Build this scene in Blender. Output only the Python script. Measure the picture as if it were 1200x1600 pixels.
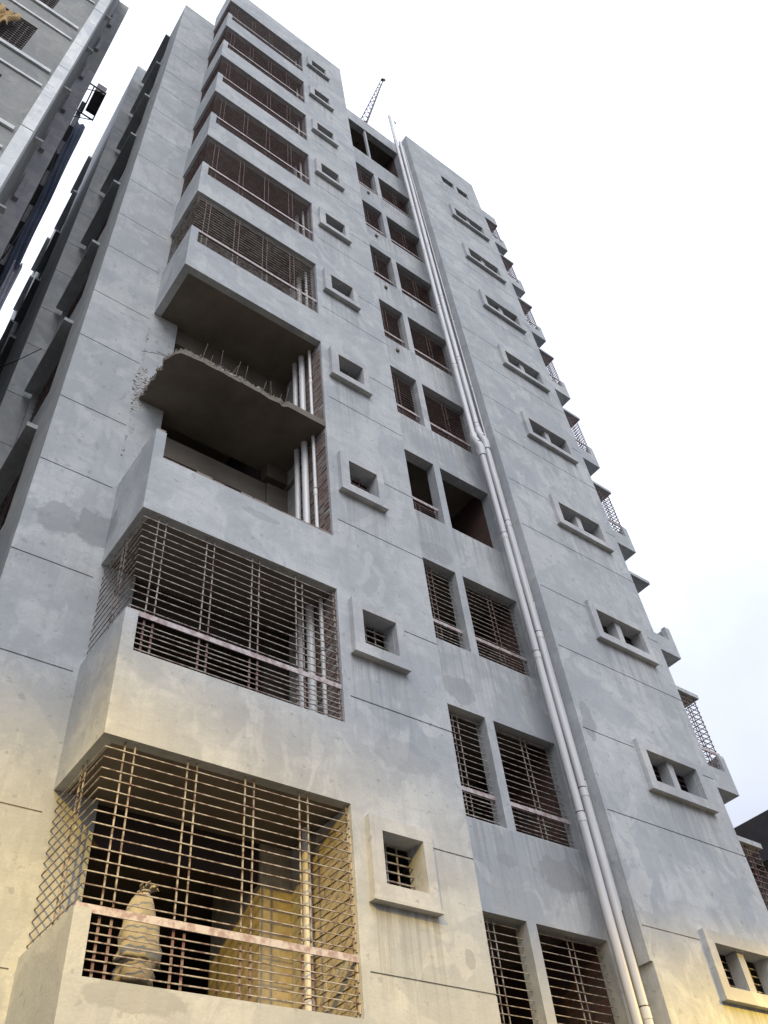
import bpy, math, random
from mathutils import Vector, Matrix, noise
random.seed(7)
S = bpy.context.scene
for o in list(bpy.data.objects): bpy.data.objects.remove(o)
COL = S.collection
# ------------------------------------------------------------------ camera
F_PX, PITCH, YAW, ROLL = 1348.03, .8206, .7368, -.1298
cd = bpy.data.cameras.new('camera'); cam = bpy.data.objects.new('camera', cd); COL.objects.link(cam)
fw = Vector((math.sin(YAW)*math.cos(PITCH), math.cos(YAW)*math.cos(PITCH), math.sin(PITCH)))
r_ = fw.cross(Vector((0, 0, 1))).normalized(); u_ = r_.cross(fw)
ri = math.cos(ROLL)*r_ + math.sin(ROLL)*u_; up = -math.sin(ROLL)*r_ + math.cos(ROLL)*u_
cam.matrix_world = Matrix(((ri.x, up.x, -fw.x, -13.2123), (ri.y, up.y, -fw.y, -6.7116), (ri.z, up.z, -fw.z, 1.6), (0, 0, 0, 1)))
cd.sensor_fit = 'VERTICAL'; cd.sensor_height = 36; cd.lens = F_PX/1600*36; cd.clip_end = 3000; cd.clip_start = .05
S.camera = cam
# ------------------------------------------------------------------ world: overcast sky
SUN_EL, SUN_AZ = 46, 205
w = bpy.data.worlds.new('World'); S.world = w; w.use_nodes = True
nt = w.node_tree; nt.nodes.clear()
def wn(t, **k):
    n = nt.nodes.new(t)
    for a, b in k.items(): setattr(n, a, b)
    return n
out = wn('ShaderNodeOutputWorld'); bg = wn('ShaderNodeBackground'); nt.links.new(bg.outputs[0], out.inputs[0])
sky = wn('ShaderNodeTexSky', sky_type='NISHITA', sun_disc=False)
sky.sun_elevation = math.radians(SUN_EL); sky.sun_rotation = math.radians(SUN_AZ); sky.dust_density = 4; sky.air_density = 1.5
tc = wn('ShaderNodeTexCoord'); sep = wn('ShaderNodeSeparateXYZ'); nt.links.new(tc.outputs['Generated'], sep.inputs[0])
mr = wn('ShaderNodeMapRange'); nt.links.new(sep.outputs['Z'], mr.inputs[0])     # overcast luminance: (1 + 2 sin elevation) / 3
mr.inputs[1].default_value = 0; mr.inputs[2].default_value = 1; mr.inputs[3].default_value = .24; mr.inputs[4].default_value = 1
nz = wn('ShaderNodeTexNoise'); nz.inputs['Scale'].default_value = 2.6; nz.inputs['Detail'].default_value = 5; nt.links.new(tc.outputs['Generated'], nz.inputs['Vector'])
mr2 = wn('ShaderNodeMapRange'); nt.links.new(nz.outputs[0], mr2.inputs[0]); mr2.inputs[1].default_value = .3; mr2.inputs[2].default_value = .7; mr2.inputs[3].default_value = .76; mr2.inputs[4].default_value = 1.1
mm = wn('ShaderNodeMath', operation='MULTIPLY'); nt.links.new(mr.outputs[0], mm.inputs[0]); nt.links.new(mr2.outputs[0], mm.inputs[1])
cl = wn('ShaderNodeVectorMath', operation='SCALE'); cl.inputs[0].default_value = (12.7, 13.4, 15.5); nt.links.new(mm.outputs[0], cl.inputs['Scale'])
mx = wn('ShaderNodeMix', data_type='RGBA'); mx.inputs[0].default_value = .88
nt.links.new(sky.outputs[0], mx.inputs[6]); nt.links.new(cl.outputs[0], mx.inputs[7]); nt.links.new(mx.outputs[2], bg.inputs[0])
bg.inputs[1].default_value = .12
# ------------------------------------------------------------------ soft sun behind the cloud
sl = bpy.data.lights.new('sun', 'SUN'); sl.energy = 1.4; sl.angle = math.radians(40); sl.color = (1, .985, .965)
so = bpy.data.objects.new('sun', sl); COL.objects.link(so)
az = math.radians(SUN_AZ); el = math.radians(SUN_EL)
sd = Vector((math.sin(az)*math.cos(el), math.cos(az)*math.cos(el), math.sin(el)))
so.rotation_euler = (-sd).to_track_quat('-Z', 'Y').to_euler(); so.location = (-20, -20, 50)
S.view_settings.view_transform = 'Standard'; S.view_settings.look = 'None'; S.view_settings.exposure = .2; S.view_settings.gamma = 1
S.render.engine = 'CYCLES'

# ------------------------------------------------------------------ materials
def mat(name, base, rough=.85, metal=0, kind=None, **k):
    m = bpy.data.materials.new(name); m.use_nodes = True
    n = m.node_tree; b = n.nodes['Principled BSDF']; b.inputs['Roughness'].default_value = rough; b.inputs['Metallic'].default_value = metal
    b.inputs['Base Color'].default_value = (*base, 1)
    def N(t, **kk):
        q = n.nodes.new(t)
        for a, v in kk.items(): setattr(q, a, v)
        return q
    def L(a, c): n.links.new(a, c)
    geo = N('ShaderNodeNewGeometry')
    def noise(scale, detail=4, rough=.55, vec=None, dist=0):
        q = N('ShaderNodeTexNoise'); q.inputs['Scale'].default_value = scale; q.inputs['Detail'].default_value = detail
        q.inputs['Roughness'].default_value = rough; q.inputs['Distortion'].default_value = dist
        L(vec if vec else geo.outputs['Position'], q.inputs['Vector']); return q.outputs[0]
    def rng(x, a, c, d, e):
        q = N('ShaderNodeMapRange'); L(x, q.inputs[0])
        for i, v in enumerate((a, c, d, e)): q.inputs[i+1].default_value = v
        return q.outputs[0]
    def mapv(scale):
        q = N('ShaderNodeVectorMath', operation='MULTIPLY'); L(geo.outputs['Position'], q.inputs[0]); q.inputs[1].default_value = scale; return q.outputs[0]
    def mix(f, a, c, blend='MIX'):
        q = N('ShaderNodeMix', data_type='RGBA', blend_type=blend)
        if isinstance(f, float): q.inputs[0].default_value = f
        else: L(f, q.inputs[0])
        for i, v in ((6, a), (7, c)):
            if isinstance(v, tuple): q.inputs[i].default_value = (*v, 1)
            else: L(v, q.inputs[i])
        return q.outputs[2]
    def bump(h, strength, dist):
        q = N('ShaderNodeBump'); q.inputs['Strength'].default_value = strength; q.inputs['Distance'].default_value = dist
        L(h, q.inputs['Height']); L(q.outputs[0], b.inputs['Normal'])
    if kind:
        c = kind(dict(n=n, b=b, N=N, L=L, noise=noise, rng=rng, mapv=mapv, mix=mix, bump=bump, base=base, geo=geo, **k))
        if c is not None: L(c, b.inputs['Base Color'])
    return m
def sc(c, f): return tuple(x*f for x in c)
def k_plaster(d):
    base = d['base']; noise, rng, mix, mapv, N, L = d['noise'], d['rng'], d['mix'], d['mapv'], d['N'], d['L']
    def tint(*t): return tuple(x*y for x, y in zip(base, t))
    def math_(op, a, b_=None):
        q = N('ShaderNodeMath', operation=op)
        for i, v in enumerate((a, b_)):
            if v is None: continue
            if isinstance(v, (int, float)): q.inputs[i].default_value = v
            else: L(v, q.inputs[i])
        return q.outputs[0]
    c = mix(rng(noise(.5, 5, .6), .40, .60, 0, 1), tint(.80, .81, .83), tint(1.15, 1.15, 1.13))
    c = mix(rng(noise(1.6, 5, .65, dist=.5), .42, .60, 0, .55), c, tint(.74, .75, .77))
    c = mix(rng(noise(2.6, 5, .65, mapv((1, 1, .7)), .8), .50, .62, 0, .5), c, tint(1.26, 1.25, 1.22))
    # trowelled patches of another cement batch, with fairly crisp edges
    c = mix(rng(noise(.62, 3, .5, dist=1.1), .555, .575, 0, .5), c, tint(.70, .74, .80))
    c = mix(rng(noise(.85, 3, .5, mapv((1, 1.3, .8)), 1.4), .60, .615, 0, .5), c, tint(1.22, 1.2, 1.16))
    # dragged trowel marks
    c = mix(rng(noise(1, 4, .6, mapv((1.6, 1.6, 11)), .4), .54, .66, 0, .28), c, tint(.72, .73, .75))
    oi = N('ShaderNodeObjectInfo'); c = mix(rng(oi.outputs['Random'], 0, 1, 0, .24), c, tint(.8, .8, .8))
    sn = noise(4.5, 4, .6)
    for (sx_, sy_, sz_, rx, rz, am) in d.get('spots', ()):
        off = N('ShaderNodeVectorMath', operation='SUBTRACT'); L(d['geo'].outputs['Position'], off.inputs[0]); off.inputs[1].default_value = (sx_, sy_, sz_)
        sq = N('ShaderNodeVectorMath', operation='MULTIPLY'); L(off.outputs[0], sq.inputs[0]); sq.inputs[1].default_value = (1/rx, 3, 1/rz)
        ln = N('ShaderNodeVectorMath', operation='LENGTH'); L(sq.outputs[0], ln.inputs[0])
        ad = N('ShaderNodeMath', operation='MULTIPLY_ADD'); L(sn, ad.inputs[0]); ad.inputs[1].default_value = 1.5; L(ln.outputs['Value'], ad.inputs[2])
        c = mix(rng(ad.outputs[0], 1.58, 1.72, am, 0), c, tint(.55, .55, .56))
    # rain streaks: general, and drips running down from the window sills
    run = noise(1, 5, .65, mapv((13, 13, .25)))
    c = mix(rng(run, .50, .66, 0, .22), c, tint(.68, .68, .68))
    if d.get('drips'):
        sp = N('ShaderNodeSeparateXYZ'); L(d['geo'].outputs['Position'], sp.inputs[0])
        for x0, x1, zs in ((-7.98, -7.1, 5.2), (-1.95, -.25, 5.18), (-6.3, -3.2, 4.13)):
            fz = math_('FRACT', math_('DIVIDE', math_('SUBTRACT', zs+30.5, sp.outputs[2]), 3.05))       # 0 at the sill, grows downwards
            m1 = math_('MULTIPLY', rng(fz, 0, .42, 1, 0), math_('LESS_THAN', fz, .42))
            m2 = math_('MULTIPLY', math_('GREATER_THAN', sp.outputs[0], x0), math_('LESS_THAN', sp.outputs[0], x1))
            m3 = math_('MULTIPLY', math_('MULTIPLY', m1, m2), rng(run, .44, .58, 0, .55))
            c = mix(m3, c, tint(.50, .49, .47))
    fine = noise(38, 5, .7)
    c = mix(rng(fine, .38, .62, 0, .22), c, tint(.64, .64, .64))
    c = mix(rng(noise(9, 2, .5), .66, .69, 0, .5), c, tint(.55, .55, .55))
    h = N('ShaderNodeMath', operation='MULTIPLY_ADD'); L(noise(3.2, 4, .5), h.inputs[0]); h.inputs[1].default_value = 4; L(fine, h.inputs[2])
    d['bump'](h.outputs[0], .45, .007)
    return c
def k_rust(d):
    f = d['rng'](d['noise'](14, 4, .6), .42, .62, 0, 1)
    return d['mix'](f, d['base'], d.get('alt', (.13, .035, .03)))
def k_brick(d):
    N, L = d['N'], d['L']
    v = N('ShaderNodeSeparateXYZ'); L(d['geo'].outputs['Position'], v.inputs[0])
    a = N('ShaderNodeMath', operation='ADD'); L(v.outputs[0], a.inputs[0]); L(v.outputs[1], a.inputs[1])
    cmb = N('ShaderNodeCombineXYZ'); L(a.outputs[0], cmb.inputs[0]); L(v.outputs[2], cmb.inputs[1])
    bt = N('ShaderNodeTexBrick'); L(cmb.outputs[0], bt.inputs['Vector']); bt.inputs['Scale'].default_value = 1
    bt.inputs['Brick Width'].default_value = .25; bt.inputs['Row Height'].default_value = .087; bt.inputs['Mortar Size'].default_value = .008
    bt.inputs['Color1'].default_value = (.12, .05, .042, 1); bt.inputs['Color2'].default_value = (.07, .04, .035, 1); bt.inputs['Mortar'].default_value = (.085, .075, .068, 1)
    d['bump'](bt.outputs['Fac'], -.5, .01)
    return d['mix'](d['rng'](d['noise'](3, 4), .4, .7, 0, .5), bt.outputs[0], (.10, .085, .078))
def k_onebrick(d):
    oi = d['N']('ShaderNodeObjectInfo')
    c = d['mix'](oi.outputs['Random'], (.20, .12, .10), (.25, .21, .19))
    c = d['mix'](d['rng'](d['noise'](9, 4), .4, .65, 0, .8), c, (.27, .25, .235))
    d['bump'](d['noise'](60, 4), .5, .006); return c
def k_mottle(d):
    s = d.get('s', 3)
    c = d['mix'](d['rng'](d['noise'](s, 5, .6), .35, .68, 0, 1), sc(d['base'], .72), sc(d['base'], 1.15))
    d['bump'](d['noise'](s*12, 4), .25, .004); return c
def k_pipe(d):
    st = d['rng'](d['noise'](1, 4, .6, d['mapv']((9, 9, .8))), .45, .75, 0, .45)
    return d['mix'](st, d['base'], sc(d['base'], .5))
def k_road(d):
    c = d['mix'](d['rng'](d['noise'](.8, 5), .35, .7, 0, 1), sc(d['base'], .7), sc(d['base'], 1.3)); d['bump'](d['noise'](70, 3), .6, .01); return c
M = {}
# damp and repaired patches seen on the walls: centre, half width, half height, strength
SPOTS = [(-3.8, 1, 6.72, .5, .26, .7), (-4.86, 1, 6.71, .22, .1, .5), (-5.15, 1, 9.35, .36, .26, .55), (-5.05, 1, 12.35, .42, .25, .5), (-11.5, 1.14, 9.75, .28, .3, .6), (-11.02, 1.14, 9.8, .28, .35, .75), (-2.95, .42, 9.2, .16, .4, .7), (-7.3, 0, 7.0, .5, .22, .35), (-6.75, 0, 4.85, .08, .12, .6), (-10.3, 0, 4.05, .5, .12, .55), (-9.3, 0, 10.0, .3, .08, .45)]
M['plaster'] = mat('cement_plaster', (.485, .505, .522), .88, kind=k_plaster, spots=SPOTS, drips=True)
M['trim'] = mat('window_trim_plaster', (.50, .51, .52), .88, kind=k_plaster)
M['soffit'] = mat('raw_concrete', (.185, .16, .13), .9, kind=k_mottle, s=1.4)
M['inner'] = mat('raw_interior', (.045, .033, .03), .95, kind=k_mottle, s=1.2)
M['brickw'] = mat('brickwork', (.2, .1, .07), .95, kind=k_brick)
M['brick'] = mat('single_brick', (.2, .1, .07), .95, kind=k_onebrick)
M['bricklit'] = mat('lamplit_brick', (.50, .44, .33), .95, kind=k_mottle, s=9)  # yellow lamp light put into the brick colour, lowest balcony only
M['rubble'] = mat('broken_concrete', (.50, .49, .47), .95, kind=k_mottle, s=7)
M['bar'] = mat('bar_paint', (.40, .37, .33), .6, kind=k_rust, alt=(.14, .085, .07))
M['barred'] = mat('red_oxide_bar', (.15, .066, .062), .65, kind=k_rust, alt=(.24, .20, .185))
M['rail'] = mat('rail_primer', (.52, .48, .48), .6, kind=k_rust, alt=(.33, .24, .24))
M['pvc'] = mat('grey_pvc', (.60, .605, .62), .42, kind=k_pipe)
M['rebar'] = mat('rebar', (.12, .09, .07), .7, .4, kind=k_rust, alt=(.2, .165, .14))
M['dark_steel'] = mat('dark_steel', (.06, .05, .055), .5, .5, kind=k_rust, alt=(.1, .06, .05))
M['wood'] = mat('door_wood', (.16, .09, .05), .6, kind=k_mottle, s=5)
M['n_wall'] = mat('neighbour_render', (.33, .335, .325), .9, kind=k_plaster)
M['n_white'] = mat('neighbour_paint', (.8, .82, .82), .8, kind=k_plaster)
M['n_pale'] = mat('neighbour_pale_render', (.42, .41, .43), .85, kind=k_plaster)
M['r_wall'] = mat('side_building_render', (.26, .25, .23), .9, kind=k_plaster)
M['r_dark'] = mat('side_building_roof', (.05, .045, .05), .85, kind=k_mottle)
M['net'] = mat('blue_net', (.06, .09, .17), .7, kind=k_mottle, s=2)
M['sheet'] = mat('pale_sheet', (.5, .5, .6), .5, kind=k_mottle, s=3)
M['cloth'] = mat('beige_cloth', (.40, .36, .28), .9, kind=k_mottle, s=6)
M['clothgrey'] = mat('grey_sack', (.34, .30, .25), .9, kind=k_mottle, s=8)
M['yellow'] = mat('yellow_cloth', (.48, .33, .14), .9, kind=k_mottle, s=3)
M['rope'] = mat('rope', (.5, .48, .44), .9, kind=k_mottle, s=9)
M['cable'] = mat('black_cable', (.02, .02, .022), .6, kind=k_mottle, s=9)
M['acw'] = mat('grey_metal', (.10, .09, .10), .5, .3, kind=k_mottle, s=4)
M['glass'] = mat('dark_glass', (.02, .022, .025), .15, kind=k_mottle, s=1)
M['void'] = mat('window_void_black', (.012, .012, .014), .9, kind=k_mottle, s=3)  # matte black painting the darkness of window openings
M['pvcw'] = mat('white_pvc', (.74, .74, .75), .4, kind=k_pipe)
M['road'] = mat('road_asphalt', (.04, .04, .04), .9, kind=k_road)
M['pave'] = mat('paving_dirt', (.05, .046, .04), .9, kind=k_road)
M['pole'] = mat('lamp_steel', (.28, .29, .3), .45, .6, kind=k_mottle, s=4)
lm = bpy.data.materials.new('lamp_lens'); lm.use_nodes = True; b = lm.node_tree.nodes['Principled BSDF']
b.inputs['Emission Color'].default_value = (1, .72, .34, 1); b.inputs['Emission Strength'].default_value = 6; M['lens'] = lm

# ------------------------------------------------------------------ mesh helpers
class MB:
    def __init__(s): s.v = []; s.f = []
    def box(s, x0, x1, y0, y1, z0, z1):
        i = len(s.v); s.v += [(x, y, z) for z in (z0, z1) for y in (y0, y1) for x in (x0, x1)]
        s.f += [tuple(i+k for k in q) for q in ((0, 2, 3, 1), (4, 5, 7, 6), (0, 1, 5, 4), (2, 6, 7, 3), (0, 4, 6, 2), (1, 3, 7, 5))]; return s
    def tube(s, pts, r, n=10, caps=True):
        pts = [Vector(p) for p in pts]; rs = r if isinstance(r, (list, tuple)) else [r]*len(pts); rings = []
        for k, p in enumerate(pts):
            d = (pts[min(k+1, len(pts)-1)] - pts[max(k-1, 0)]).normalized()
            a = d.orthogonal().normalized() if abs(d.z) < .9 else Vector((1, 0, 0)).cross(d).normalized().cross(d).normalized()
            c = d.cross(a); i = len(s.v)
            for q in range(n):
                t = 2*math.pi*q/n; s.v.append(tuple(p + (a*math.cos(t) + c*math.sin(t))*rs[k]))
            rings.append(i)
        for i, j in zip(rings, rings[1:]):
            for q in range(n): s.f.append((i+q, i+(q+1) % n, j+(q+1) % n, j+q))
        if caps:
            for ring, rev in ((rings[0], True), (rings[-1], False)):     # caps keep their own vertices so the sides shade straight
                i = len(s.v); s.v += [s.v[ring+q] for q in range(n)]; cap = tuple(range(i, i+n)); s.f.append(cap[::-1] if rev else cap)
        return s
    def quad(s, *p):
        i = len(s.v); s.v += [tuple(q) for q in p]; s.f.append(tuple(range(i, i+len(p)))); return s
    def prism(s, poly, z0, z1, top=None):
        i = len(s.v); n = len(poly); top = top or poly
        s.v += [(x, y, z0) for x, y in poly] + [(x, y, z1) for x, y in top]
        s.f.append(tuple(range(i, i+n))[::-1]); s.f.append(tuple(range(i+n, i+2*n)))
        for q in range(n): s.f.append((i+q, i+(q+1) % n, i+n+(q+1) % n, i+n+q))
        return s
    def mesh(s, name, m, smooth=False):
        me = bpy.data.meshes.new(name); me.from_pydata(s.v, [], s.f); me.materials.append(M[m]); me.update()
        if smooth: me.polygons.foreach_set('use_smooth', [len(p.vertices) == 4 for p in me.polygons])
        return me
    def build(s, name, m, parent=None, smooth=False, **props):
        o = bpy.data.objects.new(name, s.mesh(name, m, smooth)); COL.objects.link(o); o.parent = parent
        for k, v in props.items(): o[k] = v
        return o
def inst(name, me, parent, loc=(0, 0, 0), rot=(0, 0, 0), scale=(1, 1, 1)):
    o = bpy.data.objects.new(name, me); COL.objects.link(o); o.parent = parent; o.location = loc; o.rotation_euler = rot; o.scale = scale; return o
def thing(name, label, cat, group=None, loc=(0, 0, 0)):
    o = bpy.data.objects.new(name, None); COL.objects.link(o); o.location = loc; o['label'] = label; o['category'] = cat
    if group: o['group'] = group
    return o
def tag(o, label, cat, group=None):
    o['label'] = label; o['category'] = cat
    if group: o['group'] = group
    return o
GW, GD = .02, .012
def relief(u0, u1, v0, v1, fmap, T, holes, grooves, bands, m, parent, name='wall_panel', cap=True):
    """plaster wall with real openings and recessed joints, one mesh per band of panels"""
    us = sorted({u0, u1, *[h[0] for h in holes], *[h[1] for h in holes], *[g[0] for g in grooves], *[g[1] for g in grooves]})
    vs = sorted({v0, v1, *[h[2] for h in holes], *[h[3] for h in holes], *[g[2]-GW/2 for g in grooves], *[g[2]+GW/2 for g in grooves], *bands})
    us = [x for x in us if u0-1e-6 <= x <= u1+1e-6]; vs = [x for x in vs if v0-1e-6 <= x <= v1+1e-6]
    def depth(i, j):
        if not (0 <= i < len(us)-1 and 0 <= j < len(vs)-1): return T
        cu, cv = (us[i]+us[i+1])/2, (vs[j]+vs[j+1])/2
        for h in holes:
            if h[0] < cu < h[1] and h[2] < cv < h[3]: return None
        for g in grooves:
            if g[0] < cu < g[1] and abs(cv-g[2]) < GW/2: return GD
        return 0
    bl = sorted({v0, v1, *[q for q in bands if v0 < q < v1]})
    for lo, hi in zip(bl, bl[1:]):
        mb = MB()
        for j in range(len(vs)-1):
            if not (lo < (vs[j]+vs[j+1])/2 < hi): continue
            for i in range(len(us)-1):
                d = depth(i, j)
                if d is None: continue
                a, c, e, f = us[i], us[i+1], vs[j], vs[j+1]
                mb.quad(fmap(a, e, d), fmap(c, e, d), fmap(c, f, d), fmap(a, f, d))
                for (ii, jj, p, q) in ((i-1, j, (a, e), (a, f)), (i+1, j, (c, e), (c, f)), (i, j-1, (a, e), (c, e)), (i, j+1, (a, f), (c, f))):
                    d2 = depth(ii, jj)
                    if d2 is None: d2 = T
                    if d2 > d: mb.quad(fmap(*p, d), fmap(*q, d), fmap(*q, d2), fmap(*p, d2))
        mb.build(name, m, parent)
H = 3.05; NK = 10
Z = [H*k for k in range(NK)]

# ------------------------------------------------------------------ setting
g = MB().box(-400, 400, -400, 400, -.5, 0).build('ground', 'pave', None, kind='structure')
rd = MB().box(-120, 120, -14, -5.2, .004, .02).build('road', 'road', None, kind='structure')

# ================================================================== main building
B = thing('apartment_building', 'tall grey cement-plastered apartment block under construction with barred balconies', 'building')
XL, XB, XR = -10.87, -8.13, -6.46          # bay: balcony left end, balcony right end, bay right edge
PIER = 1.14; REC = 1.0; RB = .42; RX0, RX1 = -3.13, .2
front = lambda y: (lambda u, v, d: (u, y+d, v))
sideL = lambda x: (lambda u, v, d: (x+d, u, v))
low = [4.55+H*k for k in range(-1, NK+1)]; hig = [5.95+H*k for k in range(-1, NK)]
# bay wall with the small windows
holes = [(-7.8, -7.25, 5.39+z, 5.95+z) for z in Z]
gr = [(-8.03, XR-.0, q) for q in low if q < 35] + [(-7.12, XR, q) for q in hig]
relief(XB, XR, 0, 35.4, front(0), .2, holes, gr, low, 'plaster', B)
# front piers at the left, right block, recessed wall, side walls
relief(-11.93, -10.41, 0, 34.45, front(PIER), .2, [], [(-11.93, -10.93, q) for q in low+hig if q < 33], low+hig, 'plaster', B)
relief(-12.36, -11.93, 0, 35.3, front(4.0), .2, [], [(-12.36, -11.93, q+.2) for q in low+hig if q < 35], [q+.2 for q in low+hig], 'plaster', B)
rholes = [(-1.73, -.43, 5.36+z, 5.93+z) for z in Z]
gr = [(RX0, RX1, q+3.05*0) for q in low if q < 34] + [(RX0, -1.92, q) for q in hig] + [(-.33, RX1, q) for q in hig]
relief(RX0, RX1, 0, 35.2, front(RB), .2, rholes, gr, low, 'plaster', B)
chol = []
for k, z in enumerate(Z):
    if k < 9: chol += [(-6.2, -4.70, 4.15+z, 5.95+z), (-4.53, -3.19, 4.15+z, 5.95+z)]
    else: chol += [(-6.2, -3.19, 4.3+z, 7.1+z)]
relief(XR, RX0, 0, 35.6, front(REC), .22, chol, [], [4.05+z for z in Z]+[3.2], 'plaster', B)
sh1 = [(2.15, 3.85, 4.2+z, 6.2+z) for z in Z]
relief(PIER+.2, 4.0, 0, 34.45, sideL(-11.93), .2, sh1, [], low, 'plaster', B)
sh2 = [(a, a+1.4, 4.2+z, 6.2+z) for z in Z for a in (7.3, 11.0)]
relief(4.2, 15, 0, 35.3, sideL(-12.36), .2, sh2, [], low, 'plaster', B)
MB().box(RX1-.2, RX1-.002, RB+.2, 15, 0, 35.2).build('side_wall', 'plaster', B)
MB().box(RX0+.002, RX0+.2, RB+.2, REC, 0, 35.2).build('return_wall', 'plaster', B)
MB().box(XR-.2, XR-.002, .2, REC, 0, 35.4).build('return_wall', 'plaster', B)
MB().box(RX0-.05, RX0-.001, RB+.001, RB+.2, 5.5, 34.9).build('corner_fin', 'plaster', B)
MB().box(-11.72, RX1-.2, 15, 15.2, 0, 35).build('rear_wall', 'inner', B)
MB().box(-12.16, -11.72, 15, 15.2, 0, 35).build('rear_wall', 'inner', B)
# roof and storey slabs, partitions behind the openings
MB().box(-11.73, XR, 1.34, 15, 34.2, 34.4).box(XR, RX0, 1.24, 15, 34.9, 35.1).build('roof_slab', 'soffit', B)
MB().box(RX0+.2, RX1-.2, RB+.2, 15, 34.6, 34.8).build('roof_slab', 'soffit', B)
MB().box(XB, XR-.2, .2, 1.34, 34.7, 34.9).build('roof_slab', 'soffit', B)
for k in range(NK+1):
    zz = 3.15+H*k
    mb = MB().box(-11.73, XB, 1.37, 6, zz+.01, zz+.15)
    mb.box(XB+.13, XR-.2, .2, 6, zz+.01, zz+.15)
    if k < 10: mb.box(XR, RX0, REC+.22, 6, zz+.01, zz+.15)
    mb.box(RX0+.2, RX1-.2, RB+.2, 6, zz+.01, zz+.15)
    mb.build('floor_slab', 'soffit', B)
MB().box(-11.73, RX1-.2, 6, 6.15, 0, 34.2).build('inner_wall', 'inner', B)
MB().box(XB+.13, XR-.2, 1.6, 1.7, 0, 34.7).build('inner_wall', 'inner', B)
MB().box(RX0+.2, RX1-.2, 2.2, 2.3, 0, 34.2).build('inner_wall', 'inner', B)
MB().box(XR, XR+.12, REC+.22, 5.9, 0, 34.9).build('inner_wall', 'brickw', B)
MB().box(-3.19, RX0, REC+.22, 5.9, 0, 34.9).build('inner_wall', 'brickw', B)
MB().box(XR+.12, -3.19, 3.4, 3.5, 0, 34.9).build('inner_wall', 'brickw', B)

# ------------------------------------------------------------------ small windows
def frame_mesh(x0, x1, z0, z1, ox0, ox1, oz0, oz1, p):
    mb = MB()
    us, vs = [x0, ox0, ox1, x1], [z0, oz0, oz1, z1]
    for i in range(3):
        for j in range(3):
            if (i, j) == (1, 1): continue
            mb.quad((us[i], -p, vs[j]), (us[i+1], -p, vs[j]), (us[i+1], -p, vs[j+1]), (us[i], -p, vs[j+1]))
    for (a, b_) in (((x0, z0), (x1, z0)), ((x1, z0), (x1, z1)), ((x1, z1), (x0, z1)), ((x0, z1), (x0, z0)), ((ox0, oz0), (ox1, oz0)), ((ox1, oz0), (ox1, oz1)), ((ox1, oz1), (ox0, oz1)), ((ox0, oz1), (ox0, oz0))):
        mb.quad((a[0], -p, a[1]), (b_[0], -p, b_[1]), (b_[0], .004, b_[1]), (a[0], .004, a[1]))
    return mb
fm = frame_mesh(-7.96, -7.12, 5.24, 6.1, -7.8, -7.25, 5.39, 5.95, .085).mesh('window_frame', 'trim')
sm = MB().box(-7.98, -7.10, -.10, .0, 5.205, 5.238).mesh('sill', 'trim')
bm_ = MB()
for i in range(5): bm_.box(-7.8, -7.25, .13, .145, 5.44+.1*i, 5.454+.1*i)
bm_.box(-7.45, -7.435, .145, .16, 5.39, 5.95).box(-7.60, -7.585, .145, .16, 5.39, 5.95)
bmm = bm_.mesh('window_bars', 'barred'); bml = bm_.mesh('window_bars', 'bar')
for k, z in enumerate(Z):
    f = inst('window', fm, B, (random.uniform(-.012, .012), 0, z+random.uniform(-.012, .012))); inst('sill', sm, f); inst('window_bars', bml if k < 2 else bmm, f)
fm2 = frame_mesh(-1.9, -.28, 5.22, 6.1, -1.73, -.43, 5.36, 5.93, .085).mesh('window_frame', 'trim')
sm2 = MB().box(-1.92, -.25, -.10, .0, 5.18, 5.218).mesh('sill', 'trim')
mm2 = MB().box(-1.13, -.98, -.0, .2, 5.36, 5.93).mesh('mullion', 'trim')
b2 = MB()
for i in range(5): b2.box(-1.73, -.43, .205, .22, 5.42+.105*i, 5.434+.105*i)
for x in (-1.6, -1.3, -.85, -.6): b2.box(x, x+.014, .22, .235, 5.36, 5.93)
b2m = b2.mesh('window_bars', 'barred'); b2l = b2.mesh('window_bars', 'bar')
for k, z in enumerate(Z):
    if k < 9:
        f = inst('window', fm2, B, (random.uniform(-.012, .012), RB, z+random.uniform(-.012, .012))); inst('sill', sm2, f); inst('mullion', mm2, f); inst('window_bars', b2l if k < 1 else b2m, f)
    else: inst('mullion', mm2, B, (0, RB, z))

# ------------------------------------------------------------------ left side windows with hoods
hd = MB().box(-12.09, -11.932, 2.1, 3.9, 6.2, 6.29).mesh('window_hood', 'plaster')
sl_ = MB().box(-12.0, -11.932, 2.1, 3.9, 4.1, 4.18).mesh('sill', 'plaster')
wg = MB()
for i in range(12): wg.box(-11.84, -11.828, 2.15, 3.85, 4.3+.16*i, 4.312+.16*i)
for i in range(4): wg.box(-11.828, -11.815, 2.5+.35*i, 2.512+.35*i, 4.2, 6.2)
wgm = wg.mesh('window_bars', 'barred')
hd2 = MB().box(-12.5, -12.362, 7.2, 8.8, 6.2, 6.29).mesh('window_hood', 'plaster')
wg2 = MB()
for i in range(8): wg2.box(-12.27, -12.258, 7.3, 8.7, 4.3+.24*i, 4.312+.24*i)
wg2m = wg2.mesh('window_bars', 'barred')
for k, z in enumerate(Z):
    h = inst('window_hood', hd, B, (0, 0, z)); inst('window_bars', wgm, h)
    for dy in (0, 3.7): h = inst('window_hood', hd2, B, (0, dy, z)); inst('window_bars', wg2m, h)

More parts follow.
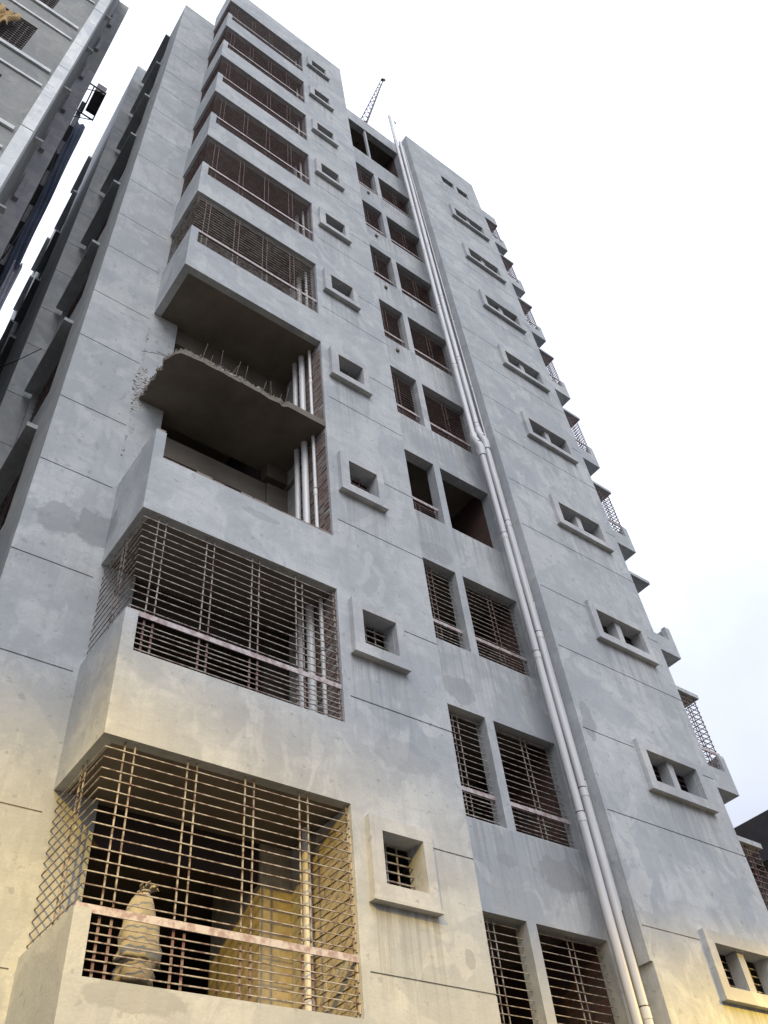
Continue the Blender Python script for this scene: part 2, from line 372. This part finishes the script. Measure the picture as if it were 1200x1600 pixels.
# ------------------------------------------------------------------ balconies
GX = XL+.05; GY = .05                       # grille line
BARZ_U = [4.74+.104*i for i in range(14)]; BARZ_L = [4.215+.066*i for i in range(6)]
PAIRS = [-10.64, -10.0, -9.37, -8.74]
def hbar(z, both): 
    mb = MB().box(GX-.006, XB-.002, GY-.005, GY+.005, z, z+.0095)
    if both: mb.box(GX-.005, GX+.006, GY+.006, PIER-.002, z, z+.0095)
    return mb
def lbar(z): return MB().box(XL+.14, XB-.002, GY-.005, GY+.005, z, z+.0095)
def verts(k):
    mb = MB()
    for x in PAIRS:
        for dx in (0, .1): mb.box(x+dx, x+dx+.013, GY+.007, GY+.02, 4.71, 6.2)
    for y in (.5, .6): mb.box(GX+.007, GX+.02, y, y+.013, 4.66, 6.2)
    mb.box(XB-.03, XB-.012, GY+.007, GY+.02, 4.15, 6.2)
    return mb
lowv = MB()
for x in PAIRS:
    for dx in (0, .1): lowv.box(x+dx-.002, x+dx+.02, GY+.007, GY+.016, 4.15, 4.62)
vm = verts(0).mesh('grille', 'bar'); vmr = verts(0).mesh('grille', 'barred')
lvs = [MB().box(x+dx-.002, x+dx+.02, GY+.007, GY+.016, 4.15, 4.62).mesh('bar', 'barred') for x in PAIRS for dx in (0, .1)]
rlm = MB().box(XL+.02, XB-.002, GY-.022, GY-.010, 4.625, 4.69).mesh('rail', 'rail')
ub = [hbar(z, True).mesh('bar', 'bar') for z in BARZ_U]; lb = [lbar(z).mesh('bar', 'bar') for z in BARZ_L]
alln = MB()
for z in BARZ_U:
    z += random.uniform(-.008, .008)
    alln.box(GX-.006, XB-.002, GY-.005, GY+.005, z, z+.0095); alln.box(GX-.005, GX+.006, GY+.006, PIER-.002, z, z+.0095)
for z in BARZ_L: alln.box(XL+.14, XB-.002, GY-.005, GY+.005, z, z+.0095)
alln.v += [v for v in lowv.v]; n0 = len(alln.v)-len(lowv.v); alln.f += [tuple(i+n0 for i in f) for f in lowv.f]
allm = alln.mesh('grille_bars', 'bar'); allr = alln.mesh('grille_bars', 'barred')
TH = .13
for k, z in enumerate(Z+[H*NK]):
    if k == NK:                                                  # roof band over the top balcony
        mb = MB().box(XL, XB, 0, TH, 3.15+z, 4.9+z).box(XL, XL+TH, TH, PIER, 3.15+z, 4.9+z).box(XL+TH, XB, TH, 1.37, 3.16+z, 3.3+z)
        mb.build('roof_band', 'plaster', B); continue
    if k != 3:
        mb = MB().box(XL, XB, 0, TH, 3.15+z, 4.15+z).box(XL, XL+TH, TH, PIER, 3.15+z, 4.65+z).box(XL, XL+.145, 0, TH, 4.15+z, 4.65+z)
        mb.build('balcony_parapet', 'plaster', B)
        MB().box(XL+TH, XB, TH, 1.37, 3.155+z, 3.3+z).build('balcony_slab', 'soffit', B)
    # wall behind the balcony: stubs, lintel, door
    MB().box(-8.52, XB, 1.16, 2.2 if k == 0 else 1.36, 3.32+z, 6.195+z).build('back_wall', 'bricklit' if k == 0 else 'soffit' if k in (2, 3) else 'inner', B)  # lowest back wall wears the colour brightened for lamp light
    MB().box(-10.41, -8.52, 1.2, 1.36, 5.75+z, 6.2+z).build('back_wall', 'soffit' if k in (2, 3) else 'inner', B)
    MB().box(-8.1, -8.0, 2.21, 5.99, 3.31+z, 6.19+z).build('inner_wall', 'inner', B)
    # brick side wall
    MB().box(XB+.004, XB+.13, .2, 1.6, 3.3+z, 6.2+z).build('partition', 'brickw' if k > 3 else 'rubble', B)
    if k in (2, 3): continue
    gobj = inst('grille', vm if k < 2 else vmr, B, (0, 0, z)); inst('rail', rlm, gobj)
    if k < 2:
        for me in ub+lb+lvs: inst('bar', me, gobj, (0, random.uniform(-.003, .003), random.uniform(-.007, .007)))
    else:
        q = inst('grille_bars', allm if k == 4 else allr, gobj); q['kind'] = 'stuff'
# bricks one by one on the side wall of the four lowest balconies
bk = MB().box(-.012, .0, 0, .238, 0, .074); bkm = bk.mesh('brick', 'brick'); bkp = bk.mesh('brick', 'bricklit')
bk2 = MB().box(-.012, .0, 0, .113, 0, .074).mesh('brick', 'brick'); bk2p = MB().box(-.012, .0, 0, .113, 0, .074).mesh('brick', 'bricklit')
def brick_run(z0, z1, y1, bkm=bkm, bk2=bk2):
    c = 0; z = z0
    while z < z1-.07:
        y = .035 if c % 2 else .035
        first = True
        while y < y1:
            half = first and c % 2
            if random.random() > .02:
                inst('brick', bk2 if half else bkm, B, (XB+.002-random.uniform(0, .012), y, z), (0, 0, random.uniform(-.02, .02)))
            y += .125 if half else .25; first = False
        z += .087; c += 1
brick_run(4.2, 6.18, .9, bkp, bk2p); brick_run(7.25, 9.23, .55); brick_run(10.2, 12.75, .55); brick_run(12.97, 15.28, .55)  # first run takes the brick colour with lamp glow painted in
# unfinished brick course on the parapet of the open balcony
x = XL+.16
while x < XB-.1:
    L = random.uniform(.16, .27); L = min(L, XB-x-.01)
    MB().box(0, L-.012, 0, .11+random.uniform(-.01, .01), 0, random.uniform(.028, .055)).build('brick', 'brick', B).location = (x, .008+random.uniform(0, .012), 4.15+Z[2]); x += L
for i in range(3): inst('brick', MB().box(0, .12, 0, .2, 0, .045).mesh('brick', 'brick'), B, (XL+.012, .01+.23*i, 4.65+Z[2]), (0, 0, random.uniform(-.05, .05)))
# broken slab of the balcony that lost its parapet
fe = [(XB-.003, .015), (-8.5, .012), (-8.84, .01)]; x = -8.9
while x > -10.6: fe.append((x, .012+.05*abs(noise.noise(Vector((x*3.1, 0, 1))))+.06*max(0, noise.noise(Vector((x*9, 2, 1))))*random.random()+.012*random.random())); x -= random.choice((.02, .035, .06, .11, .17))
fe += [(-10.68, .05), (-10.75, .12), (-10.8, .25)] + [(-10.795-.03*t/15+random.uniform(-.035, .035), .3+.055*t) for t in range(15)] + [(-10.83, 1.13)]
poly = fe + [(-10.41, 1.139), (-10.41, 1.37), (XB-.003, 1.37)]
top = [(px+random.uniform(0, .05) if i > 2 and i < len(fe) else px, py+(random.uniform(.0, .035) if 2 < i < len(fe)-6 else 0)) for i, (px, py) in enumerate(poly)]
mb = MB().prism(poly, 12.79, 12.86).prism([(a, b_) for a, b_ in top], 12.862, 12.94)
bs = mb.build('broken_slab', 'soffit', B)
mb = MB()
for i in range(420):
    t = random.random(); j = random.randint(3, len(fe)-2); p, q = fe[j], fe[j+1]; px, py = p[0]+(q[0]-p[0])*t, p[1]+(q[1]-p[1])*t
    s = random.uniform(.01, .028); i0 = len(mb.v)
    pts = [Vector((random.uniform(-1, 1), random.uniform(-1, 1), random.uniform(-1, 1))).normalized()*s for _ in range(4)]
    c = Vector((px, py+.01, random.uniform(12.82, 12.95))); mb.v += [tuple(c+p_) for p_ in pts]; mb.f += [(i0, i0+1, i0+2), (i0, i0+2, i0+3), (i0, i0+3, i0+1), (i0+1, i0+3, i0+2)]
mb.build('chipped_edge', 'rubble', bs, kind='stuff')
for i in range(11):
    x = -10.3+.155*i+random.uniform(-.04, .04); h = random.uniform(.35, .8); dx, dy = random.uniform(-.02, .14), random.uniform(-.1, .06)
    MB().tube([(x, .22, 12.9), (x+dx*.4, .22+dy*.4, 12.94+h*.5), (x+dx, .22+dy, 12.94+h)], .0045, 6).build('rebar', 'rebar', bs)
MB().tube([(-10.95, 1.1, 14.0), (-10.75, 1.0, 13.98), (-10.5, .9, 13.9)], .005, 6).build('rebar', 'rebar', bs)
MB().tube([(-10.7, 1.1, 14.2), (-10.55, .95, 14.0), (-10.45, .9, 13.8)], .005, 6).build('rebar', 'rebar', bs)
# torn plaster where the parapet was cut off the pier
mb = MB()
for i in range(900):
    z = random.gauss(13.1, .3) if i < 760 else random.uniform(10.9, 14.8); ww = (.05 + .17*max(0, 1-abs(z-13.1)/.8)) if i < 760 else .016
    x = -10.9 + random.uniform(-ww*.3, ww); s = random.uniform(.012, .034); i0 = len(mb.v)
    pts = [Vector((random.uniform(-1, 1), random.uniform(-.3, .3), random.uniform(-1, 1))).normalized()*s for _ in range(4)]
    c = Vector((x, PIER+.003, z)); mb.v += [tuple(c+p_) for p_ in pts]; mb.f += [(i0, i0+1, i0+2), (i0, i0+2, i0+3), (i0, i0+3, i0+1), (i0+1, i0+3, i0+2)]
mb.build('torn_plaster', 'rubble', B, kind='stuff')

# ------------------------------------------------------------------ grilles of the recessed windows
RY = REC+.13
def rgrille(x0, x1, px, z0, z1, upper=True):
    v = MB(); h = MB()
    for dx in (0, .1): v.box(px+dx, px+dx+.013, RY+.007, RY+.02, z0, z1 if upper else z0+.5)
    zz = z0+.06
    while zz < z0+.46: h.box(x0, x1, RY-.0045, RY+.0045, zz+random.uniform(-.005, .005), zz+.009); zz += .066
    if upper:
        zz = z0+.59
        while zz < z1-.02: j_ = random.uniform(-.007, .007); h.box(x0, x1, RY-.0045, RY+.0045, zz+j_, zz+.009+j_); zz += .104
    return v, h
for k, z in enumerate(Z):
    if k == 9: continue
    col = 'bar' if k < 3 else 'barred'
    for (x0, x1, px) in ((-6.2, -4.70, -5.27), (-4.53, -3.19, -3.85)):
        if k == 3 and px > -5: continue
        v, h = rgrille(x0+.003, x1-.003, px, 4.15+z, 5.95+z, k != 3)
        gg = v.build('grille', 'barred' if k > 1 else 'bar', B); q = h.build('grille_bars', col, gg, kind='stuff')
        MB().box(x0+.003, x1-.003, RY-.022, RY-.01, 4.62+z, 4.685+z).build('rail', 'rail', gg)
MB().box(-4.72, -4.64, REC+.03, REC+.11, 4.3+Z[9], 7.1+Z[9]).build('post', 'plaster', B)
for k in range(5, 9): MB().box(-5.18, -5.10, REC-.05, REC-.002, 3.72+Z[k], 3.80+Z[k]).build('spout', 'soffit', B)

# ------------------------------------------------------------------ balconies on the right flank
for j in range(-1, 8):
    z = H*j; D = 1.3
    mb = MB().box(RX1, .87, RB+.012, RB+.11, 8.87+z, 9.3+z).box(.77, .87, RB+.11, RB+D, 8.87+z, 9.65+z).box(.72, .87, RB+.012, RB+.11, 9.3+z, 9.65+z).box(RX1, .77, RB+D-.1, RB+D, 8.87+z, 9.3+z)
    if j >= 0: mb.box(RX1, .77, RB+.11, RB+D-.1, 8.875+z, 8.98+z); mb.build('flank_balcony', 'plaster', B)
    MB().box(RX1, .89, RB+.01, RB+D+.02, 10.94+z, 11.03+z if j < 7 else 11.6+z).build('sunshade', 'plaster', B)
    if j == 1: continue
    v, h = MB(), MB(); xx = .8; yy = RB+.06
    for q in range(14):
        h.box(RX1, xx, yy-.006, yy+.006, 9.45+z+.107*q, 9.462+z+.107*q); h.box(xx-.006, xx+.006, yy, RB+D-.05, 9.45+z+.107*q, 9.462+z+.107*q)
    for x in (.45, .53, xx-.02): v.box(x, x+.013, yy+.007, yy+.02, 9.3+z, 10.94+z)
    for y in (.9, 1.0, 1.35): v.box(xx+.007, xx+.02, y, y+.013, 9.3+z, 10.94+z)
    gg = v.build('grille', 'barred', B); h.build('grille_bars', 'barred', gg, kind='stuff')
    MB().box(RX1, .83, yy-.022, yy-.01, 9.66+z, 9.72+z).build('rail', 'rail', gg)

# ================================================================== pipes
def pipe(name, pts, r, label, group, elbows=(), step=3.0, m='pvc'):
    t = thing(name, label, 'pipe', group, (pts[0][0], pts[0][1], 0)); off = Vector((-pts[0][0], -pts[0][1], 0))
    P = [Vector(p)+off for p in pts]
    MB().tube(P, r, 16).build('pipe_run', m, t, True)
    z0, z1 = P[0].z, P[-1].z; z = z0+random.uniform(1, 2.5)
    def at(z):
        for a, c in zip(P, P[1:]):
            if a.z <= z <= c.z: return a+(c-a)*((z-a.z)/(c.z-a.z))
    while z < z1-.3:
        c = at(z); MB().tube([c+Vector((0, 0, -.07)), c+Vector((0, 0, .06))], r+.005, 28).build('coupling', m, t); MB().tube([c+Vector((0, 0, .068)), c+Vector((0, 0, .08))], r+.004, 16).build('clamp', 'dark_steel', t)
        z += step + random.uniform(-.3, .3)
    for e in elbows:
        c = [Vector(q)+off for q in e]; MB().tube(c, r+.02, 16).build('elbow', m, t, True)
    return t
GP = 'drain pipes beside the right block'
for (xa, dx, lab) in ((-3.585, -.07, 'left one of the two thick grey drain pipes beside the right block'), (-3.375, -.06, 'right one of the two thick grey drain pipes beside the right block')):
    top_z = 37.1 if xa < -3.45 else 34.6
    zz = 16.0 if xa < -3.45 else 16.35
    pts = [(xa, .57, .3), (xa, .57, zz-.25), (xa-.01, .55, zz-.12), (xa+dx-.02, .6, zz+.22), (xa+dx, .62, zz+.36), (xa+dx, .62, 22), (xa+dx+.06, .62, 30), (xa+dx+.1, .62, top_z)]
    pipe('drain_pipe', pts, .061, lab, GP, elbows=([(xa, .57, zz-.32), (xa-.01, .55, zz-.1), (xa+dx*.4, .57, zz+.05)], [(xa+dx*.5, .58, zz+.1), (xa+dx-.01, .61, zz+.25), (xa+dx, .62, zz+.42)]))
pipe('drain_pipe', [(-3.225, .615, 6.2), (-3.225, .615, 20), (-3.22, .615, 34.4)], .02, 'thin white pipe ending open beside the two thick drain pipes', GP, step=3.3)
GQ = 'pipes inside the balcony stack'
pipe('balcony_pipe', [(-8.25, .68, 3.4), (-8.25, .68, 34.0)], .047, 'innermost white pipe rising through the balconies', GQ, m='pvcw')
pipe('balcony_pipe', [(-8.23, .49, 6.3), (-8.23, .49, 34.0)], .056, 'thickest white pipe rising through the balconies', GQ, m='pvcw')
pipe('balcony_pipe', [(-8.19, .29, 6.3), (-8.19, .29, 34.0)], .028, 'thin white pipe nearest the brick wall of the balconies', GQ, m='pvcw')

# ================================================================== roof hoist
ho = thing('hoist_mast', 'slim dark lattice hoist mast leaning above the roof edge', 'hoist', None, (-4.5, 1.5, 34.4))
p0 = Vector((-.25, 0, 0)); p1 = Vector((1.34, -.7, 8.4)); ax = (p1-p0).normalized(); sx = Vector((.78, -.6, 0)); sx = (sx-ax*sx.dot(ax)).normalized(); sy = ax.cross(sx)
def chord(o, t):
    wd = .19*(1-.72*t); return p0+(p1-p0)*t+(sx*o[0]+sy*o[1])*wd
OF = [(-1, -.6), (1, -.6), (0, .9)]
for o in OF: MB().tube([chord(o, 0), chord(o, 1)], [.026, .02], 8).build('chord', 'dark_steel', ho)
for i in range(1, 15):
    t = i/15
    mb = MB()
    for a, c in ((0, 1), (1, 2), (2, 0)): mb.tube([chord(OF[a], t), chord(OF[c], t)], .014, 6)
    mb.build('rung', 'dark_steel', ho)
MB().tube([p1+Vector((-.08, -.1, -.2)), p1+Vector((.06, -.1, .05))], .07, 10).build('pulley', 'dark_steel', ho)
tip = Vector((-4.5, 1.5, 34.4))+p1
rp = MB().tube([(-3.12, .76, 42.5), (-3.14, .75, 40), (-3.16, .74, 37.5)], .012, 6).build('hoist_rope', 'rope'); tag(rp, 'thin pale rope hanging from the roof hoist mast', 'rope')
hk = MB().tube([(-3.16, .74, 37.52), (-3.1, .74, 37.42), (-3.12, .74, 37.28), (-3.2, .74, 37.26)], .018, 8).build('hoist_hook', 'dark_steel'); tag(hk, 'small dark hook at the end of the hoist rope', 'hook')

# ================================================================== bundle behind the lowest grille
bd = thing('cloth_bundle', 'knotted beige cloth bundle tied behind the lowest balcony grille', 'bundle', None, (-10.15, .38, 4.28))
def lathe(prof, name, m, parent, wob=.06, n=28, seed=0):
    rnd = random.Random(seed); ph = [rnd.uniform(0, 6.28) for _ in range(5)]; mb = MB()
    for (r, z) in prof:
        for q in range(n):
            t = 2*math.pi*q/n; rr = r*(1+wob*(math.sin(3*t+ph[0]+z*6)+.7*math.sin(7*t+ph[1]+z*4)+.5*math.sin(11*t+ph[2]+z*9)) + wob*2.2*noise.noise(Vector((math.cos(t)*2.2, math.sin(t)*2.2, z*9+seed))))
            mb.v.append((rr*math.cos(t), rr*math.sin(t)*.75, z))
    for i in range(len(prof)-1):
        for q in range(n): mb.f.append((i*n+q, i*n+(q+1) % n, (i+1)*n+(q+1) % n, (i+1)*n+q))
    mb.f.append(tuple(range(n))[::-1]); mb.f.append(tuple((len(prof)-1)*n+q for q in range(n)))
    return mb.build(name, m, parent, True)
lathe([(.185, .17), (.188, .2), (.18, .26), (.165, .36), (.148, .46), (.13, .55), (.11, .63), (.085, .69), (.055, .73), (.04, .75)], 'cloth_body', 'cloth', bd, .10, seed=1)
lathe([(.12, .0), (.165, .02), (.15, .06), (.17, .09), (.155, .13), (.172, .16), (.15, .22)], 'sack_base', 'clothgrey', bd, .07, seed=2)
mb = MB()                                           # loose gathered end of the cloth above the tie
for j in range(9):
    for i in range(25):
        u, v_ = i/12-1, j/8; nz_ = noise.noise(Vector((u*3, v_*2, 4)))
        mb.v.append(((.022+.075*v_**.8)*u+.03*v_+.02*nz_*v_, .035*math.sin(u*9)*v_**.7-.05*v_*v_+.03*nz_*v_, .735+.13*v_*(1-.35*u*u)+.05*noise.noise(Vector((u*4, 7, 1)))*v_-.05*v_**3))
for j in range(8):
    for i in range(24): a = j*25+i; mb.f.append((a, a+1, a+26, a+25))
mb.build('knot', 'cloth', bd, True).modifiers.new('thick', 'SOLIDIFY').thickness = .006
MB().tube([(.055*math.cos(i*.45), .042*math.sin(i*.45), .725+.003*i) for i in range(16)], .008, 6).build('tie_string', 'rope', bd)

# ================================================================== left neighbour
N = thing('neighbour_building', 'weathered grey and white apartment block close by on the left', 'building')
NX, NY = -13.76, .1
nh = [(-18.5, -14.62, 16.62+H*k-9.15, 18.35+H*k-9.15) for k in range(0, 9)]
relief(-22, -13.97, 0, 36, front(NY), .2, nh, [], [16+H*k-9.15 for k in range(9)], 'n_wall', N)
MB().box(-22, -14.3, 2.2, 2.3, 0, 36).build('inner_wall', 'inner', N)
zc = [0, 11.3, 13.3, 15.15, 16.7, 18.3, 20.0, 21.6, 24.3, 27, 30, 33, 36.2]
for a, c in zip(zc, zc[1:]): MB().box(-13.965, NX, NY-.12-random.uniform(0, .012), NY+.3, a+.012, c-.012).build('corner_panel', 'n_white', N)
for k in range(9):
    z = 16.55+H*k-9.15
    MB().box(-22, -14.03, NY-.045, NY-.002, z, z+.13).build('ledge', 'n_white', N); MB().box(-22, -14.03, NY-.035, NY-.002, z-.78, z-.70).build('ledge', 'n_white', N)
    v, h = MB(), MB()
    for q in range(15): h.box(-18.5, -14.63, NY+.02, NY+.032, z+.12+.115*q, z+.132+.115*q)
    for q in range(34): v.box(-14.66-.115*q, -14.648-.115*q, NY+.033, NY+.045, z+.09, z+1.8)
    gg = v.build('grille', 'dark_steel', N); h.build('grille_bars', 'dark_steel', gg, kind='stuff')
relief(NY+.3, 3.0, 0, 37, sideL(0), .0, [], [], [4.5+H*k for k in range(11)], 'n_wall', N) if False else None
MB().box(-14.0, NX-.02, NY+.3, 3.0, 0, 37).build('side_wall', 'n_wall', N)
for k in range(5): MB().box(NX-.02, NX+.13, 1.1, 1.22, 19.05+H*k-H, 19.12+H*k-H).build('ledge', 'n_white', N)
for z0, z1, m in ((0, 29.3, 'n_pale'), (29.3, 37, 'n_wall')): MB().box(-14.0, -13.41, 3.0, 3.3, z0, z1).build('side_pier', m, N)
for k in range(8): MB().box(-13.72, -13.62, 2.9, 2.998, 14.5+H*k*.9, 15.9+H*k*.9).build('step_block', 'n_pale', N)
relief(3.3, 14, 0, 30, lambda u, v, d: (-13.43-d, u, v), .2, [(a, a+.9, 10.2+H*k, 11.5+H*k) for k in range(-1, 6) for a in (4.2, 6.6, 9.4)], [], [4.5+H*k for k in range(9)], 'n_pale', N)
MB().box(-22, -13.63, 3.3, 14, 0, 30).build('inner_core', 'glass', N)
# blue safety net hung on the neighbour's flank
def sheet(name, m, x0, x1, y, z0, z1, amp, seed, label, cat):
    rnd = random.Random(seed); mb = MB(); nu, nv = 14, 40; ph = [rnd.uniform(0, 6) for _ in range(4)]
    for j in range(nv+1):
        for i in range(nu+1):
            u, v_ = i/nu, j/nv; z = z0+(z1-z0)*v_
            mb.v.append((x0+(x1-x0)*u+amp*.3*math.sin(z*1.3+ph[0]), y+amp*(math.sin(u*9+ph[1]+z*.5)+.5*math.sin(z*2.1+u*5+ph[2])), z+.15*math.sin(u*9+ph[3])*(j in (0, nv))))
    for j in range(nv):
        for i in range(nu): a = j*(nu+1)+i; mb.f.append((a, a+1, a+nu+2, a+nu+1))
    o = mb.build(name, m, None, True); sol = o.modifiers.new('thick', 'SOLIDIFY'); sol.thickness = .012
    return tag(o, label, cat)
MB().box(-13.425, -13.27, 5.0, 5.2, 0, 31).build('rear_pier', 'n_pale', N)
for k in range(7): MB().box(-13.43, -13.29, 4.985, 4.999, 17.2+2.45*k*.93, 18.45+2.45*k*.93).build('dark_window_panel', 'void', N)  # thin black panels stand in for dark window openings on the pier
sheet('safety_net', 'net', -13.31, -13.03, 4.9, 8, 30.2, .025, 1, 'dark blue safety net hanging between the two buildings', 'net')
sheet('plastic_sheet', 'sheet', -13.2, -12.98, 4.7, 16.6, 20.5, .05, 2, 'pale translucent plastic sheet hanging before the blue net', 'sheet')
# air conditioner on a wall bracket, seen from below
ac = thing('air_conditioner', 'dark outdoor air conditioner unit in the gap between the buildings', 'air conditioner', None, (-13.1, 2.9, 27.0))
MB().box(-.13, .13, -.33, .33, .04, .6).build('casing', 'acw', ac); MB().tube([(.131, 0, .32), (.14, 0, .32)], .22, 20).build('fan_grille', 'dark_steel', ac)
for y in (-.25, .25): MB().box(-.12, .12, y-.02, y+.02, 0, .04).build('foot', 'dark_steel', ac)
br = thing('wall_bracket', 'open steel frame bracket carrying the outdoor air conditioner', 'bracket', None, (-13.41, 2.9, 26.97))
for y in (-.42, .42): MB().box(0, .47, y-.018, y+.018, -.035, .0).build('arm', 'dark_steel', br)
for x in (.13, .45): MB().box(x-.018, x+.018, -.42, .42, -.035, -.001).build('crossbar', 'dark_steel', br)
MB().tube([(0, -.42, -.5), (.44, -.42, -.03)], .014, 6).build('strut', 'dark_steel', br); MB().tube([(0, .42, -.5), (.44, .42, -.03)], .014, 6).build('strut', 'dark_steel', br)
def cable(pts, label, r=.014):
    P = [Vector(p) for p in pts]; out_ = []
    for i in range(len(P)-1):
        a, b1, c, d = P[max(i-1, 0)], P[i], P[i+1], P[min(i+2, len(P)-1)]
        for s in range(8):
            t = s/8; out_.append(.5*((2*b1)+(-a+c)*t+(2*a-5*b1+4*c-d)*t*t+(-a+3*b1-3*c+d)*t**3))
    out_.append(P[-1]); o = MB().tube(out_, r, 6).build('cable', 'cable'); return tag(o, label, 'cable')
cable([(-13.4, 3.8, 25), (-13.3, 4.0, 23.5), (-13.28, 4.1, 22), (-13.35, 4.2, 20.5), (-13.4, 4.4, 20)], 'black cable looping down the pale wall of the left building')
cable([(-12.1, 3.6, 16.4), (-12.7, 4.4, 16.2), (-13.4, 5.2, 16.8)], 'thin dark cable strung across the gap between the buildings', .008)
# yellow cloth over the neighbour's grille
mb = MB()
for j in range(13):
    for i in range(31):
        u, v_ = i/30, j/12
        mb.v.append((-15.45+.5*u+.04*math.sin(v_*7)-.1*v_*u, NY-.09-.035*math.sin(u*22+v_*2)-.02*math.sin(u*9)-.03*v_, 21.1-1.0*v_-.2*math.sin(u*4+.6)*v_))
for j in range(12):
    for i in range(30): a = j*31+i; mb.f.append((a, a+1, a+32, a+31))
yc = mb.build('hanging_cloth', 'yellow', None, True); yc.modifiers.new('thick', 'SOLIDIFY').thickness = .01
tag(yc, 'yellow cloth hung over the dark grille of the left building', 'cloth')

# ================================================================== right neighbour
Rn = thing('low_building', 'dark low building with overhanging roof behind the lower right corner', 'building')
MB().box(3.3, 14, -3, 16, 0, 9.1).build('wall', 'r_wall', Rn); rf = MB().box(3.0, 14.3, -3.3, 16.3, 9.1, 9.45).build('roof', 'r_dark', Rn)
MB().box(2.98, 3.04, -3.3, 16.3, 8.6, 9.1).build('fascia', 'r_dark', rf)
for y in (-1.5, 1.2, 4.4): f = MB().box(3.26, 3.32, y, y+1.3, 5.9, 7.3).build('window', 'glass', Rn); MB().box(3.2, 3.3, y-.08, y+1.38, 5.8, 5.9).build('sill', 'r_wall', f)

# ================================================================== street lamps (warm light on the lowest storeys)
def lamp(x, y, h, watts, label):
    t = thing('street_lamp', label, 'lamp', 'street lamps along the road', (x, y, .02))
    MB().tube([(0, 0, 0), (0, 0, .25), (0, 0, .3)], [.11, .11, .08], 14).build('base', 'pole', t, True)
    MB().tube([(0, 0, .3), (0, 0, h-.3), (0, .25, h), (0, .7, h+.12)], [.065, .05, .04, .035], 12).build('pole', 'pole', t, True)
    hd_ = MB().box(-.14, .14, .6, 1.2, h+.06, h+.17).build('lamp_head', 'pole', t)
    MB().box(-.11, .11, .68, 1.14, h+.03, h+.058).build('lens', 'lens', hd_)
    li = bpy.data.lights.new('street_lamp_light', 'SPOT'); li.energy = watts; li.color = (1, .62, .03); li.spot_size = math.radians(164); li.spot_blend = .36; li.shadow_soft_size = .05
    lo = bpy.data.objects.new('street_lamp_light', li); COL.objects.link(lo); lo.parent = t; lo.location = (0, .91, h-.05)
lamp(-14.4, -7.2, 8.9, 3100, 'street lamp with warm light at the left end of the road')
lamp(1.0, -6.2, 7.4, 3900, 'street lamp with warm light at the right end of the road')
